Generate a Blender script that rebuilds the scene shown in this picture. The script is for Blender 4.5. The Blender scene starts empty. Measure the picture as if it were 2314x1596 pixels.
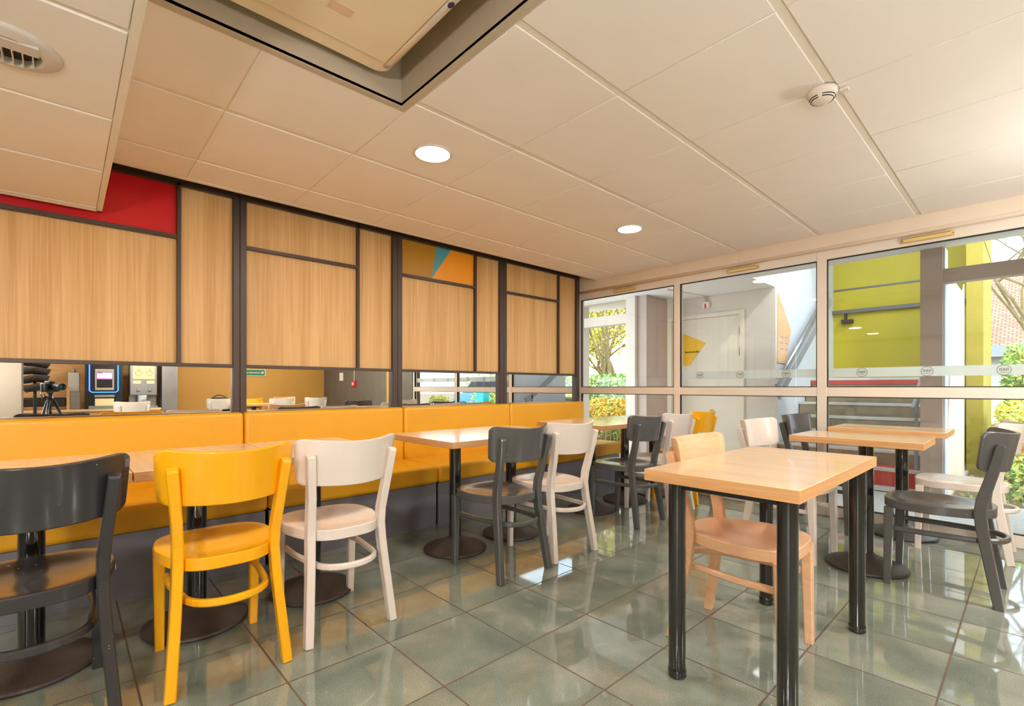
import bpy, bmesh, math, random
from mathutils import Vector, Matrix
random.seed(7)
C = bpy.context.scene.collection
S = bpy.context.scene
PI = math.pi

# ------------------------------------------------------------------ camera, world, lights, exposure
cam_d = bpy.data.cameras.new('camera'); cam = bpy.data.objects.new('camera', cam_d); C.objects.link(cam)
CAM_Z = 1.064; YAW = math.radians(47.17)
cam.location = (0, 0, CAM_Z); cam.rotation_euler = (PI/2, 0, YAW)
cam_d.sensor_width = 36; cam_d.lens = 1092/2314*36
cam_d.shift_y = (874.5-798)/2314; cam_d.clip_start = 0.01; cam_d.clip_end = 300
S.camera = cam

S.view_settings.view_transform = 'Standard'; S.view_settings.look = 'None'
S.view_settings.gamma = 1; S.view_settings.use_curve_mapping = False
S.view_settings.exposure = 0.95
S.cycles.max_bounces = 10; S.cycles.diffuse_bounces = 5; S.cycles.glossy_bounces = 5
S.cycles.transmission_bounces = 6; S.cycles.transparent_max_bounces = 12
S.cycles.sample_clamp_indirect = 6.0; S.cycles.caustics_reflective = False; S.cycles.caustics_refractive = False

W = bpy.data.worlds.new('sky'); S.world = W; W.use_nodes = True
wn = W.node_tree.nodes; wl = W.node_tree.links; wn.clear()
wo = wn.new('ShaderNodeOutputWorld'); wb = wn.new('ShaderNodeBackground')
tc = wn.new('ShaderNodeTexCoord'); nz = wn.new('ShaderNodeTexNoise'); nz.inputs['Scale'].default_value = 3.0; nz.inputs['Detail'].default_value = 6
cr = wn.new('ShaderNodeValToRGB'); cr.color_ramp.elements[0].position = .42; cr.color_ramp.elements[1].position = .62
cr.color_ramp.elements[0].color = (.62, .78, 1.0, 1); cr.color_ramp.elements[1].color = (1.0, .99, .97, 1)
wl.new(tc.outputs['Generated'], nz.inputs['Vector']); wl.new(nz.outputs['Fac'], cr.inputs['Fac'])
wl.new(cr.outputs['Color'], wb.inputs['Color']); wb.inputs['Strength'].default_value = 2.9
wl.new(wb.outputs['Background'], wo.inputs['Surface'])

sun_d = bpy.data.lights.new('sun', 'SUN'); sun_d.energy = 0.8; sun_d.angle = math.radians(3); sun_d.color = (1, .95, .85)
sun = bpy.data.objects.new('sun', sun_d); C.objects.link(sun); sun.rotation_euler = (math.radians(48), 0, math.radians(58))

LAMP_W = 6.5; LAMP_COL = (1.0, .92, .82)

# ------------------------------------------------------------------ materials
def srgb(r, g, b):
    f = lambda c: (c/255/12.92) if c/255 <= .04045 else ((c/255+.055)/1.055)**2.4
    return (f(r), f(g), f(b), 1)
def mat(name, col, rough=.5, metal=0, coat=0, emit=None, es=0, var=.0, vscale=6, bump=0, bscale=200, spec=.5, speck=None):
    m = bpy.data.materials.new(name); m.use_nodes = True; nt = m.node_tree; n = nt.nodes; l = nt.links
    b = n['Principled BSDF']; b.inputs['Base Color'].default_value = col; b.inputs['Roughness'].default_value = rough
    b.inputs['Metallic'].default_value = metal; b.inputs['Coat Weight'].default_value = coat; b.inputs['Coat Roughness'].default_value = .08
    b.inputs['Specular IOR Level'].default_value = spec
    if emit: b.inputs['Emission Color'].default_value = emit; b.inputs['Emission Strength'].default_value = es
    t = n.new('ShaderNodeTexCoord')
    if var:
        z = n.new('ShaderNodeTexNoise'); z.inputs['Scale'].default_value = vscale; z.inputs['Detail'].default_value = 5
        l.new(t.outputs['Object'], z.inputs['Vector'])
        r = n.new('ShaderNodeMapRange'); r.inputs['To Min'].default_value = 1-var; r.inputs['To Max'].default_value = 1+var
        r.inputs['From Min'].default_value = .3; r.inputs['From Max'].default_value = .7
        l.new(z.outputs['Fac'], r.inputs['Value'])
        x = n.new('ShaderNodeMix'); x.data_type = 'RGBA'; x.blend_type = 'MULTIPLY'; x.inputs['Factor'].default_value = 1
        x.inputs['A'].default_value = col; l.new(r.outputs['Result'], x.inputs['B']); last = x.outputs['Result']
        if speck:
            z2 = n.new('ShaderNodeTexNoise'); z2.inputs['Scale'].default_value = 55; z2.inputs['Detail'].default_value = 3
            l.new(t.outputs['Object'], z2.inputs['Vector'])
            r2 = n.new('ShaderNodeMapRange'); r2.inputs['From Min'].default_value = .735; r2.inputs['From Max'].default_value = .76
            l.new(z2.outputs['Fac'], r2.inputs['Value'])
            x2 = n.new('ShaderNodeMix'); x2.data_type = 'RGBA'; l.new(r2.outputs['Result'], x2.inputs['Factor'])
            l.new(last, x2.inputs['A']); x2.inputs['B'].default_value = speck; last = x2.outputs['Result']
        l.new(last, b.inputs['Base Color'])
    if bump:
        z = n.new('ShaderNodeTexNoise'); z.inputs['Scale'].default_value = bscale; l.new(t.outputs['Object'], z.inputs['Vector'])
        bp = n.new('ShaderNodeBump'); bp.inputs['Strength'].default_value = bump; bp.inputs['Distance'].default_value = .002
        l.new(z.outputs['Fac'], bp.inputs['Height']); l.new(bp.outputs['Normal'], b.inputs['Normal'])
    return m
def wood(name, c1, c2, scale=(60, 60, 2.2), rough=.42, coat=0):
    m = bpy.data.materials.new(name); m.use_nodes = True; nt = m.node_tree; n = nt.nodes; l = nt.links
    b = n['Principled BSDF']; b.inputs['Roughness'].default_value = rough; b.inputs['Coat Weight'].default_value = coat
    t = n.new('ShaderNodeTexCoord'); mp = n.new('ShaderNodeMapping'); mp.inputs['Scale'].default_value = scale
    l.new(t.outputs['Object'], mp.inputs['Vector'])
    z = n.new('ShaderNodeTexNoise'); z.inputs['Scale'].default_value = 1.0; z.inputs['Detail'].default_value = 8; z.inputs['Roughness'].default_value = .62
    z.inputs['Distortion'].default_value = .5
    l.new(mp.outputs['Vector'], z.inputs['Vector'])
    mp2 = n.new('ShaderNodeMapping'); mp2.inputs['Scale'].default_value = tuple(s*.11 for s in scale); l.new(t.outputs['Object'], mp2.inputs['Vector'])
    z2 = n.new('ShaderNodeTexNoise'); z2.inputs['Scale'].default_value = 1.0; z2.inputs['Detail'].default_value = 3; l.new(mp2.outputs['Vector'], z2.inputs['Vector'])
    a = n.new('ShaderNodeMath'); a.operation = 'ADD'; l.new(z.outputs['Fac'], a.inputs[0]); l.new(z2.outputs['Fac'], a.inputs[1])
    r = n.new('ShaderNodeValToRGB'); r.color_ramp.elements[0].position = .38; r.color_ramp.elements[1].position = .6
    r.color_ramp.elements[0].color = c1; r.color_ramp.elements[1].color = c2
    h = n.new('ShaderNodeMath'); h.operation = 'MULTIPLY'; h.inputs[1].default_value = .5
    l.new(a.outputs[0], h.inputs[0]); l.new(h.outputs[0], r.inputs['Fac']); l.new(r.outputs['Color'], b.inputs['Base Color'])
    return m
M = {}
M['wall_wood'] = wood('oak_panel', srgb(202, 156, 92), srgb(230, 188, 128), (70, 70, 1.6), .45)
M['table_top'] = wood('beech_top', srgb(218, 178, 134), srgb(232, 196, 154), (3, 40, 40), .2, .3)
M['table_edge'] = wood('beech_edge', srgb(196, 142, 90), srgb(222, 172, 118), (6, 6, 260), .42)
M['beech'] = wood('beech_chair', srgb(222, 172, 130), srgb(236, 192, 152), (6, 6, 30), .36)
M['counter_wood'] = wood('counter_wood', srgb(200, 145, 85), srgb(226, 175, 115), (4, 4, 30), .45)
M['frame'] = mat('dark_bronze_frame', srgb(80, 68, 61), .42, .35, var=.06, vscale=3)
M['red'] = mat('red_panel', srgb(214, 20, 26), .35, var=.03)
M['olive'] = mat('olive_panel', srgb(184, 134, 34), .35, var=.03)
M['teal'] = mat('teal_panel', srgb(84, 164, 176), .35, var=.03)
M['orange'] = mat('orange_panel', srgb(250, 164, 40), .35, var=.03)
M['vinyl'] = mat('yellow_vinyl', srgb(234, 170, 24), .40, var=.03, vscale=4, bump=.12, bscale=500, coat=.12)
M['plinth'] = mat('charcoal_plinth', srgb(128, 126, 134), .38, .2, var=.06)
M['black'] = mat('black_metal', srgb(24, 22, 22), .16, 0, coat=1, var=.1)
M['base_iron'] = mat('cast_iron', srgb(72, 64, 60), .4, .3, var=.1, bump=.9, bscale=260)
M['shadow_gap'] = mat('black_gap', srgb(14, 13, 13), .8, var=.1)
M['yellow'] = mat('yellow_paint', srgb(238, 170, 16), .22, var=.03, vscale=8, coat=.1)
M['white'] = mat('white_paint', srgb(222, 210, 200), .22, var=.03, vscale=8, coat=.1)
M['dark'] = mat('charcoal_paint', srgb(50, 48, 49), .22, var=.06, vscale=8, speck=srgb(190, 184, 178), coat=.15)
M['grey'] = mat('grey_paint', srgb(84, 83, 82), .2, var=.05, vscale=8, speck=srgb(190, 184, 178), coat=.15)
M['tile'] = mat('ceiling_tile', srgb(240, 233, 225), .85, var=.02, vscale=2.5, bump=.15, bscale=300)
M['tbar'] = mat('ceiling_bar', srgb(232, 222, 208), .55, var=.02)
M['plaster'] = mat('plaster', srgb(222, 206, 186), .7, var=.02, bump=.1, bscale=120)
M['alu'] = mat('beige_aluminium', srgb(222, 210, 196), .36, var=.02)
M['gasket'] = mat('gasket', srgb(28, 24, 22), .6, var=.05)
M['mustard'] = mat('mustard_wall', srgb(196, 146, 64), .6, var=.03)
M['darkwall'] = mat('slate_wall', srgb(96, 90, 80), .5, var=.12, vscale=5)
M['extwhite'] = mat('white_render', srgb(212, 202, 190), .75, var=.03, bump=.1, bscale=90)
M['bluewhite'] = mat('cool_white_wall', srgb(200, 206, 214), .6, var=.02)
M['taupe'] = mat('taupe_paint', srgb(182, 162, 150), .6, var=.04, vscale=3)
M['lime'] = mat('lime_wall', srgb(177, 162, 26), .6, var=.05, vscale=2)
M['limestucco'] = mat('lime_stucco', srgb(172, 154, 62), .85, var=.06, bump=.8, bscale=70)
M['concrete'] = mat('stair_concrete', srgb(146, 132, 108), .8, var=.16, vscale=9, bump=.3, bscale=90)
M['nosing'] = mat('nosing', srgb(206, 204, 198), .6, var=.04)
M['redline'] = mat('red_band', srgb(196, 66, 60), .6, var=.06)
M['steel'] = mat('brushed_steel', srgb(170, 172, 174), .32, .8, var=.06)
M['railgrey'] = mat('grey_rail_paint', srgb(92, 92, 92), .4, .2, var=.03)
M['railpale'] = mat('pale_rail_paint', srgb(150, 152, 158), .4, .2, var=.03)
M['gravel'] = mat('terrace_gravel', srgb(186, 182, 176), .9, var=.2, vscale=120, bump=.5, bscale=150)
M['soil'] = mat('soil', srgb(120, 100, 78), .95, var=.35, vscale=25, bump=1, bscale=60)
M['ivory'] = mat('aged_ivory_plastic', srgb(214, 184, 118), .45, var=.05)
M['plastic'] = mat('white_plastic', srgb(226, 216, 204), .42, var=.02)
M['valve'] = mat('cool_white_plastic', srgb(206, 198, 188), .42, var=.02)
M['ac'] = mat('ac_casing', srgb(236, 218, 186), .45, var=.02)
M['acs'] = mat('ac_strip', srgb(220, 208, 186), .2, .35, var=.02)
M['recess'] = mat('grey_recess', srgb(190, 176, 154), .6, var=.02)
M['navy'] = mat('navy_badge', srgb(58, 40, 96), .4, var=.02)
M['ink'] = mat('dark_ink', srgb(50, 44, 38), .6, var=.02)
M['logo'] = mat('olive_ink', srgb(106, 100, 72), .6, var=.02)
M['yellowsign'] = mat('yellow_sign', srgb(240, 184, 20), .5, var=.02)
M['doorpaint'] = mat('cream_door', srgb(228, 216, 196), .5, var=.02)
M['redplastic'] = mat('red_plastic', srgb(214, 20, 20), .35, var=.02)
M['darkbag'] = mat('dark_leather', srgb(42, 28, 22), .5, var=.2)
M['camblack'] = mat('camera_black', srgb(22, 26, 32), .35, var=.1)
M['bluelens'] = mat('lens_coating', srgb(20, 90, 90), .08, .3, coat=1)
M['green_sign'] = mat('exit_green', srgb(30, 90, 50), .5, emit=srgb(40, 110, 60), es=.4)
M['blue_led'] = mat('blue_led', srgb(30, 90, 255), .4, emit=srgb(40, 110, 255), es=4)
M['screen'] = mat('lit_screen', srgb(200, 190, 240), .3, emit=srgb(190, 190, 250), es=1.2)
M['magenta'] = mat('magenta_screen', srgb(220, 40, 170), .3, emit=srgb(230, 50, 180), es=1.0)
M['juice'] = mat('lit_juice_panel', srgb(230, 205, 150), .4, emit=srgb(255, 225, 165), es=.22)
M['lamp'] = mat('lamp_diffuser', (1, 1, 1, 1), .5, emit=(1.0, .93, .82, 1), es=14)
M['roof'] = mat('clay_tiles', srgb(198, 154, 124), .85, var=.2, vscale=10)
M['fascia'] = mat('grey_fascia', srgb(150, 158, 166), .5, var=.05)
M['bark'] = mat('bark', srgb(150, 132, 92), .9, var=.2, vscale=10)
M['leaf_g'] = mat('leaf_green', srgb(112, 158, 76), .55, var=.35, vscale=4)
M['leaf_y'] = mat('leaf_yellow', srgb(226, 216, 60), .55, var=.25, vscale=4)
M['leaf_o'] = mat('leaf_amber', srgb(222, 170, 70), .55, var=.25, vscale=4)
M['leaf_b'] = mat('bud_green', srgb(214, 220, 120), .55, var=.2, vscale=4)
M['leaf_r'] = mat('leaf_red', srgb(186, 110, 80), .55, var=.25, vscale=4)
M['grass'] = mat('grass', srgb(130, 160, 70), .9, var=.3, vscale=12)
M['cyan'] = mat('cyan_plastic', srgb(30, 190, 220), .4, var=.03)
M['carblue'] = mat('car_paint', srgb(60, 150, 190), .25, coat=.8, var=.02)
M['basket'] = mat('dark_basket', srgb(46, 34, 28), .6, var=.4, vscale=18)

def glass_mat():
    m = bpy.data.materials.new('window_glass'); m.use_nodes = True; n = m.node_tree.nodes; l = m.node_tree.links; n.clear()
    o = n.new('ShaderNodeOutputMaterial'); mx = n.new('ShaderNodeMixShader'); t = n.new('ShaderNodeBsdfTransparent'); g = n.new('ShaderNodeBsdfGlossy')
    t.inputs['Color'].default_value = (.96, .985, .97, 1); g.inputs['Roughness'].default_value = 0.0
    f = n.new('ShaderNodeLayerWeight'); f.inputs['Blend'].default_value = .5
    p = n.new('ShaderNodeMath'); p.operation = 'POWER'; p.inputs[1].default_value = 5; l.new(f.outputs['Facing'], p.inputs[0])
    q = n.new('ShaderNodeMath'); q.operation = 'MULTIPLY_ADD'; q.inputs[1].default_value = .9; q.inputs[2].default_value = .04; l.new(p.outputs[0], q.inputs[0])
    l.new(q.outputs[0], mx.inputs['Fac']); l.new(t.outputs[0], mx.inputs[1]); l.new(g.outputs[0], mx.inputs[2]); l.new(mx.outputs[0], o.inputs['Surface'])
    return m
def film_mat():
    m = bpy.data.materials.new('frosted_film'); m.use_nodes = True; n = m.node_tree.nodes; l = m.node_tree.links; n.clear()
    o = n.new('ShaderNodeOutputMaterial'); mx = n.new('ShaderNodeMixShader'); t = n.new('ShaderNodeBsdfTransparent')
    d = n.new('ShaderNodeBsdfDiffuse'); d.inputs['Color'].default_value = (.86, .86, .84, 1)
    tr = n.new('ShaderNodeBsdfTranslucent'); tr.inputs['Color'].default_value = (.9, .92, .92, 1)
    m2 = n.new('ShaderNodeMixShader'); l.new(d.outputs[0], m2.inputs[1]); l.new(tr.outputs[0], m2.inputs[2]); m2.inputs['Fac'].default_value = .6
    mx.inputs['Fac'].default_value = .78; l.new(t.outputs[0], mx.inputs[1]); l.new(m2.outputs[0], mx.inputs[2]); l.new(mx.outputs[0], o.inputs['Surface'])
    return m
def mirror_mat():
    m = bpy.data.materials.new('mirror'); m.use_nodes = True; b = m.node_tree.nodes['Principled BSDF']
    b.inputs['Base Color'].default_value = (.86, .87, .84, 1); b.inputs['Metallic'].default_value = 1; b.inputs['Roughness'].default_value = 0.01
    return m
def floor_mat():
    m = bpy.data.materials.new('green_granite_tiles'); m.use_nodes = True; nt = m.node_tree; n = nt.nodes; l = nt.links
    b = n['Principled BSDF']; b.inputs['Roughness'].default_value = .07; b.inputs['Specular IOR Level'].default_value = 1.0
    t = n.new('ShaderNodeTexCoord'); sx = n.new('ShaderNodeSeparateXYZ'); l.new(t.outputs['Object'], sx.inputs[0])
    def math_(op, a, bb=None):
        k = n.new('ShaderNodeMath'); k.operation = op
        for i, v in enumerate((a, bb)):
            if v is None: continue
            if isinstance(v, (int, float)): k.inputs[i].default_value = v
            else: l.new(v, k.inputs[i])
        return k.outputs[0]
    def grid(src, off):
        u = math_('DIVIDE', math_('SUBTRACT', src, off), .4)
        fr = math_('FRACT', math_('ADD', u, 100.0)); d = math_('ABSOLUTE', math_('SUBTRACT', fr, .5))
        return math_('GREATER_THAN', d, .4915), math_('FLOOR', math_('ADD', u, 100.0))
    gx, ix = grid(sx.outputs['X'], -.222); gy, iy = grid(sx.outputs['Y'], .190)
    gr = math_('MAXIMUM', gx, gy)
    cb = n.new('ShaderNodeCombineXYZ'); l.new(ix, cb.inputs[0]); l.new(iy, cb.inputs[1])
    wn_ = n.new('ShaderNodeTexWhiteNoise'); wn_.noise_dimensions = '3D'; l.new(cb.outputs[0], wn_.inputs['Vector'])
    off = n.new('ShaderNodeVectorMath'); off.operation = 'ADD'
    sc = n.new('ShaderNodeVectorMath'); sc.operation = 'SCALE'; sc.inputs['Scale'].default_value = 9; l.new(wn_.outputs['Color'], sc.inputs[0])
    l.new(t.outputs['Object'], off.inputs[0]); l.new(sc.outputs[0], off.inputs[1])
    z = n.new('ShaderNodeTexNoise'); z.inputs['Scale'].default_value = 4; z.inputs['Detail'].default_value = 10; z.inputs['Distortion'].default_value = .2; l.new(off.outputs[0], z.inputs['Vector'])
    r = n.new('ShaderNodeValToRGB'); e = r.color_ramp.elements
    e[0].position = .30; e[0].color = srgb(106, 116, 106); e[1].position = .72; e[1].color = srgb(146, 148, 135)
    k = e.new(.52); k.color = srgb(124, 132, 119)
    l.new(z.outputs['Fac'], r.inputs['Fac'])
    z3 = n.new('ShaderNodeTexNoise'); z3.inputs['Scale'].default_value = 260; z3.inputs['Detail'].default_value = 2; l.new(t.outputs['Object'], z3.inputs['Vector'])
    mr = n.new('ShaderNodeMapRange'); mr.inputs['From Min'].default_value = .3; mr.inputs['From Max'].default_value = .7; mr.inputs['To Min'].default_value = .7; mr.inputs['To Max'].default_value = 1.3
    l.new(z3.outputs['Fac'], mr.inputs['Value'])
    x = n.new('ShaderNodeMix'); x.data_type = 'RGBA'; x.blend_type = 'MULTIPLY'; x.inputs['Factor'].default_value = 1
    l.new(r.outputs['Color'], x.inputs['A']); l.new(mr.outputs['Result'], x.inputs['B'])
    z4 = n.new('ShaderNodeTexNoise'); z4.inputs['Scale'].default_value = 9; z4.inputs['Detail'].default_value = 9; z4.inputs['Distortion'].default_value = 1.2; l.new(off.outputs[0], z4.inputs['Vector'])
    m4 = n.new('ShaderNodeMapRange'); m4.inputs['From Min'].default_value = .62; m4.inputs['From Max'].default_value = .75; m4.inputs['To Max'].default_value = .28; l.new(z4.outputs['Fac'], m4.inputs['Value'])
    xv = n.new('ShaderNodeMix'); xv.data_type = 'RGBA'; l.new(m4.outputs['Result'], xv.inputs['Factor']); l.new(x.outputs['Result'], xv.inputs['A']); xv.inputs['B'].default_value = srgb(180, 176, 152)
    x2 = n.new('ShaderNodeMix'); x2.data_type = 'RGBA'; l.new(gr, x2.inputs['Factor']); l.new(xv.outputs['Result'], x2.inputs['A']); x2.inputs['B'].default_value = srgb(88, 68, 54)
    l.new(x2.outputs['Result'], b.inputs['Base Color'])
    rr = n.new('ShaderNodeMapRange'); rr.inputs['To Min'].default_value = .04; rr.inputs['To Max'].default_value = .6; l.new(gr, rr.inputs['Value']); l.new(rr.outputs['Result'], b.inputs['Roughness'])
    return m
def roof_mat():
    m = mat('clay_tile_rows', srgb(200, 158, 130), .85); n = m.node_tree.nodes; l = m.node_tree.links; b = n['Principled BSDF']
    t = n.new('ShaderNodeTexCoord'); w = n.new('ShaderNodeTexBrick'); w.inputs['Scale'].default_value = 1
    w.inputs['Brick Width'].default_value = .17; w.inputs['Row Height'].default_value = .12; w.inputs['Mortar Size'].default_value = .012
    w.inputs['Color1'].default_value = srgb(168, 132, 106); w.inputs['Color2'].default_value = srgb(146, 106, 84); w.inputs['Mortar'].default_value = srgb(100, 72, 58)
    l.new(t.outputs['Object'], w.inputs['Vector']); l.new(w.outputs['Color'], b.inputs['Base Color']); return m
M['glass'] = glass_mat(); M['film'] = film_mat(); M['mirror'] = mirror_mat(); M['floor'] = floor_mat(); M['roof'] = roof_mat()

# ------------------------------------------------------------------ mesh helpers
def box(bm, x0, x1, y0, y1, z0, z1, bev=0, mi=0, seg=2):
    r = bmesh.ops.create_cube(bm, size=1); vs = r['verts']
    for v in vs:
        v.co = Vector(((x0+x1)/2+v.co.x*(x1-x0), (y0+y1)/2+v.co.y*(y1-y0), (z0+z1)/2+v.co.z*(z1-z0)))
    fs = {f for v in vs for f in v.link_faces}
    for f in fs: f.material_index = mi
    if bev:
        es = list({e for v in vs for e in v.link_edges})
        rr = bmesh.ops.bevel(bm, geom=es, offset=bev, segments=seg, profile=.5, affect='EDGES')
        for f in rr['faces']: f.material_index = mi; f.smooth = True
def prism(bm, pts, axis, a, b, mi=0):
    """polygon pts in the two other axes, extruded along axis from a to b"""
    def P(p, q):
        return Vector((q, p[0], p[1])) if axis == 'x' else Vector((p[0], q, p[1])) if axis == 'y' else Vector((p[0], p[1], q))
    A = [bm.verts.new(P(p, a)) for p in pts]; B = [bm.verts.new(P(p, b)) for p in pts]; n = len(pts)
    fs = [bm.faces.new(A), bm.faces.new(B[::-1])]
    for i in range(n): fs.append(bm.faces.new((A[i], B[i], B[(i+1) % n], A[(i+1) % n])))
    for f in fs: f.material_index = mi
    bmesh.ops.recalc_face_normals(bm, faces=fs)
def lathe(bm, prof, c=(0, 0, 0), seg=32, mi=0, axis='z'):
    rings = []
    for r, z in prof:
        if r < 1e-6:
            p = (0, 0, z); rings.append([p])
        else: rings.append([(r*math.cos(2*PI*k/seg), r*math.sin(2*PI*k/seg), z) for k in range(seg)])
    def T(p):
        if axis == 'x': p = (p[2], p[0], p[1])
        elif axis == 'y': p = (p[1], p[2], p[0])
        return Vector(p)+Vector(c)
    R = [[bm.verts.new(T(p)) for p in r] for r in rings]; fs = []
    for a, b in zip(R, R[1:]):
        if len(a) == 1 and len(b) == 1: continue
        for k in range(seg):
            j = (k+1) % seg
            if len(a) == 1: f = bm.faces.new((a[0], b[k], b[j]))
            elif len(b) == 1: f = bm.faces.new((a[k], b[0], a[j]))
            else: f = bm.faces.new((a[k], b[k], b[j], a[j]))
            f.smooth = True; f.material_index = mi; fs.append(f)
    bmesh.ops.recalc_face_normals(bm, faces=fs)
def sweep(bm, pts, secs, up=Vector((0, 0, 1)), mi=0, smooth=False, cap=True):
    """sweep section (list of (a,b) offsets, one list or one per point) along pts; a = side, b = up"""
    pts = [Vector(p) for p in pts]; rings = []
    for i, p in enumerate(pts):
        d = (pts[min(i+1, len(pts)-1)]-pts[max(i-1, 0)]).normalized()
        s = d.cross(up); s = s.normalized() if s.length > 1e-5 else Vector((1, 0, 0)); u = s.cross(d).normalized()
        sec = secs[i] if isinstance(secs[0], list) else secs
        rings.append([bm.verts.new(p+s*a+u*b) for a, b in sec])
    fs = []; n = len(rings[0])
    for A, B in zip(rings, rings[1:]):
        for k in range(n): fs.append(bm.faces.new((A[k], B[k], B[(k+1) % n], A[(k+1) % n])))
    if cap: fs += [bm.faces.new(rings[0][::-1]), bm.faces.new(rings[-1])]
    for f in fs: f.material_index = mi; f.smooth = smooth
    bmesh.ops.recalc_face_normals(bm, faces=fs)
def circ(r, n=10): return [(r*math.cos(2*PI*k/n), r*math.sin(2*PI*k/n)) for k in range(n)]
def rsec(w, h, c=.004):
    w /= 2; h /= 2
    return [(-w+c, -h), (w-c, -h), (w, -h+c), (w, h-c), (w-c, h), (-w+c, h), (-w, h-c), (-w, -h+c)]
def obj(name, bm, mats, parent=None, loc=None, label=None):
    me = bpy.data.meshes.new(name); bm.to_mesh(me); bm.free()
    for m in (mats if isinstance(mats, list) else [mats]): me.materials.append(m)
    o = bpy.data.objects.new(name, me); C.objects.link(o)
    if parent: o.parent = parent
    if loc: o.location = loc
    if label: o['label'] = label
    return o
def B(): return bmesh.new()
def bxo(name, d, m, parent=None, bev=0, label=None):
    bm = B(); box(bm, *d, bev=bev); return obj(name, bm, m, parent, label=label)
def tag(o, label, cat, group=None, kind=None):
    o['label'] = label; o['category'] = cat
    if group: o['group'] = group
    if kind: o['kind'] = kind
    return o
def thing(name, label, cat, loc=(0, 0, 0), rz=0, group=None):
    o = bpy.data.objects.new(name, None); C.objects.link(o); o.location = loc; o.rotation_euler = (0, 0, rz); o.empty_display_size = .1
    return tag(o, label, cat, group)
def struct(name, bm=None, m=None):
    if bm is None: o = bpy.data.objects.new(name, None); C.objects.link(o)
    else: o = obj(name, bm, m)
    o['kind'] = 'structure'; return o
def dup(root, loc, rz, label=None, group=None, swap=None):
    r = root.copy(); C.objects.link(r); r.location = loc; r.rotation_euler = (0, 0, rz)
    if label: r['label'] = label
    if group: r['group'] = group
    def kids(src, dst):
        for ch in list(src.children):
            c = ch.copy(); C.objects.link(c); c.parent = dst
            kids(ch, c)
    kids(root, r); return r
def text(name, s, size, m, parent, loc, rot, ext=.0006):
    cu = bpy.data.curves.new(name, 'FONT'); cu.body = s; cu.size = size; cu.extrude = ext; cu.align_x = 'CENTER'; cu.align_y = 'CENTER'
    cu.materials.append(m); o = bpy.data.objects.new(name, cu); C.objects.link(o); o.location = loc; o.rotation_euler = rot
    bpy.context.view_layer.update()
    me = bpy.data.meshes.new_from_object(o.evaluated_get(bpy.context.evaluated_depsgraph_get())); me.materials.clear(); me.materials.append(m)
    bpy.data.objects.remove(o); o = bpy.data.objects.new(name, me); C.objects.link(o); o.location = loc; o.rotation_euler = rot
    if parent: o.parent = parent
    return o

# ------------------------------------------------------------------ the room shell
CZ = 2.314; WY = 4.63; LX = -3.74; RX = 4.15; BY = -3.2
bm = B(); box(bm, LX-.1, RX+.2, BY-.1, WY+.05, -.1, 0); struct('floor', bm, M['floor'])

# ceiling: tegular tiles between bars, one mesh, with a hole for the air-conditioner recess
xs = [-3.45, -3.125, -2.478, -1.843, -1.199, -.568] + [-.568+.636*k for k in range(1, 9)]
ys = [-3.2, -2.48, -1.876, -1.273, -.67, -.067, .535, 1.138, 1.738, 2.34, 2.942, 3.543, 4.147, 4.57]
HX0, HX1, HY0, HY1 = -1.91, -.75, .20, 1.10
bm = B()
def carve(r):
    x0, x1, y0, y1 = r; m_ = .035
    hx0, hx1, hy0, hy1 = HX0-m_, HX1+m_, HY0-m_, HY1+m_
    if x1 <= hx0 or x0 >= hx1 or y1 <= hy0 or y0 >= hy1: return [r]
    out = []
    if x0 < hx0: out.append((x0, hx0, y0, y1))
    if x1 > hx1: out.append((hx1, x1, y0, y1))
    a, b = max(x0, hx0), min(x1, hx1)
    if y0 < hy0: out.append((a, b, y0, hy0))
    if y1 > hy1: out.append((a, b, hy1, y1))
    return out
for i in range(len(xs)-1):
    for j in range(len(ys)-1):
        gx = .017; gy = .003
        x1 = min(xs[i+1], RX)
        if xs[i] >= RX: continue
        for r in carve((xs[i]+gx, x1-gx, ys[j]+gy, ys[j+1]-gy)):
            if r[1]-r[0] > .03 and r[3]-r[2] > .03: box(bm, *r, CZ-.001, CZ+.012, bev=.0015, seg=1)
for r in ((-3.45, HX0-.021, BY, WY), (HX1+.021, RX, BY, WY), (HX0-.021, HX1+.021, BY, HY0-.021), (HX0-.021, HX1+.021, HY1+.021, WY)):
    box(bm, r[0], r[1], r[2], r[3], CZ+.003, CZ+.03, mi=1)
box(bm, -3.48, -3.45, .16, 4.57, CZ-.002, CZ+.06, mi=1)          # edge angle along the panelled wall
ceil = struct('ceiling', bm, [M['tile'], M['tbar']])
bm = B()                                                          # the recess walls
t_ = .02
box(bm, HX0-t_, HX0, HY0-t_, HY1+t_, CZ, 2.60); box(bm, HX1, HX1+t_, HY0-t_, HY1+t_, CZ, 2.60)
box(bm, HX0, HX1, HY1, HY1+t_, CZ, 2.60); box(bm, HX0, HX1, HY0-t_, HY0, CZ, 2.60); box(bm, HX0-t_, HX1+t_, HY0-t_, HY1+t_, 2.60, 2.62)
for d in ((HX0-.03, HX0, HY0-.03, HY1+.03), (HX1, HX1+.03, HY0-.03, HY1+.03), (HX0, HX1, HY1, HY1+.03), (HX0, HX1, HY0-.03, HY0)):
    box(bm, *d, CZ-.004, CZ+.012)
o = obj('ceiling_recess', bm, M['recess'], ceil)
bm = B(); box(bm, LX-.1, RX+.1, BY-.1, WY+.06, 2.66, 2.72); struct('ceiling', bm, M['plaster'])   # slab over everything

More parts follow.
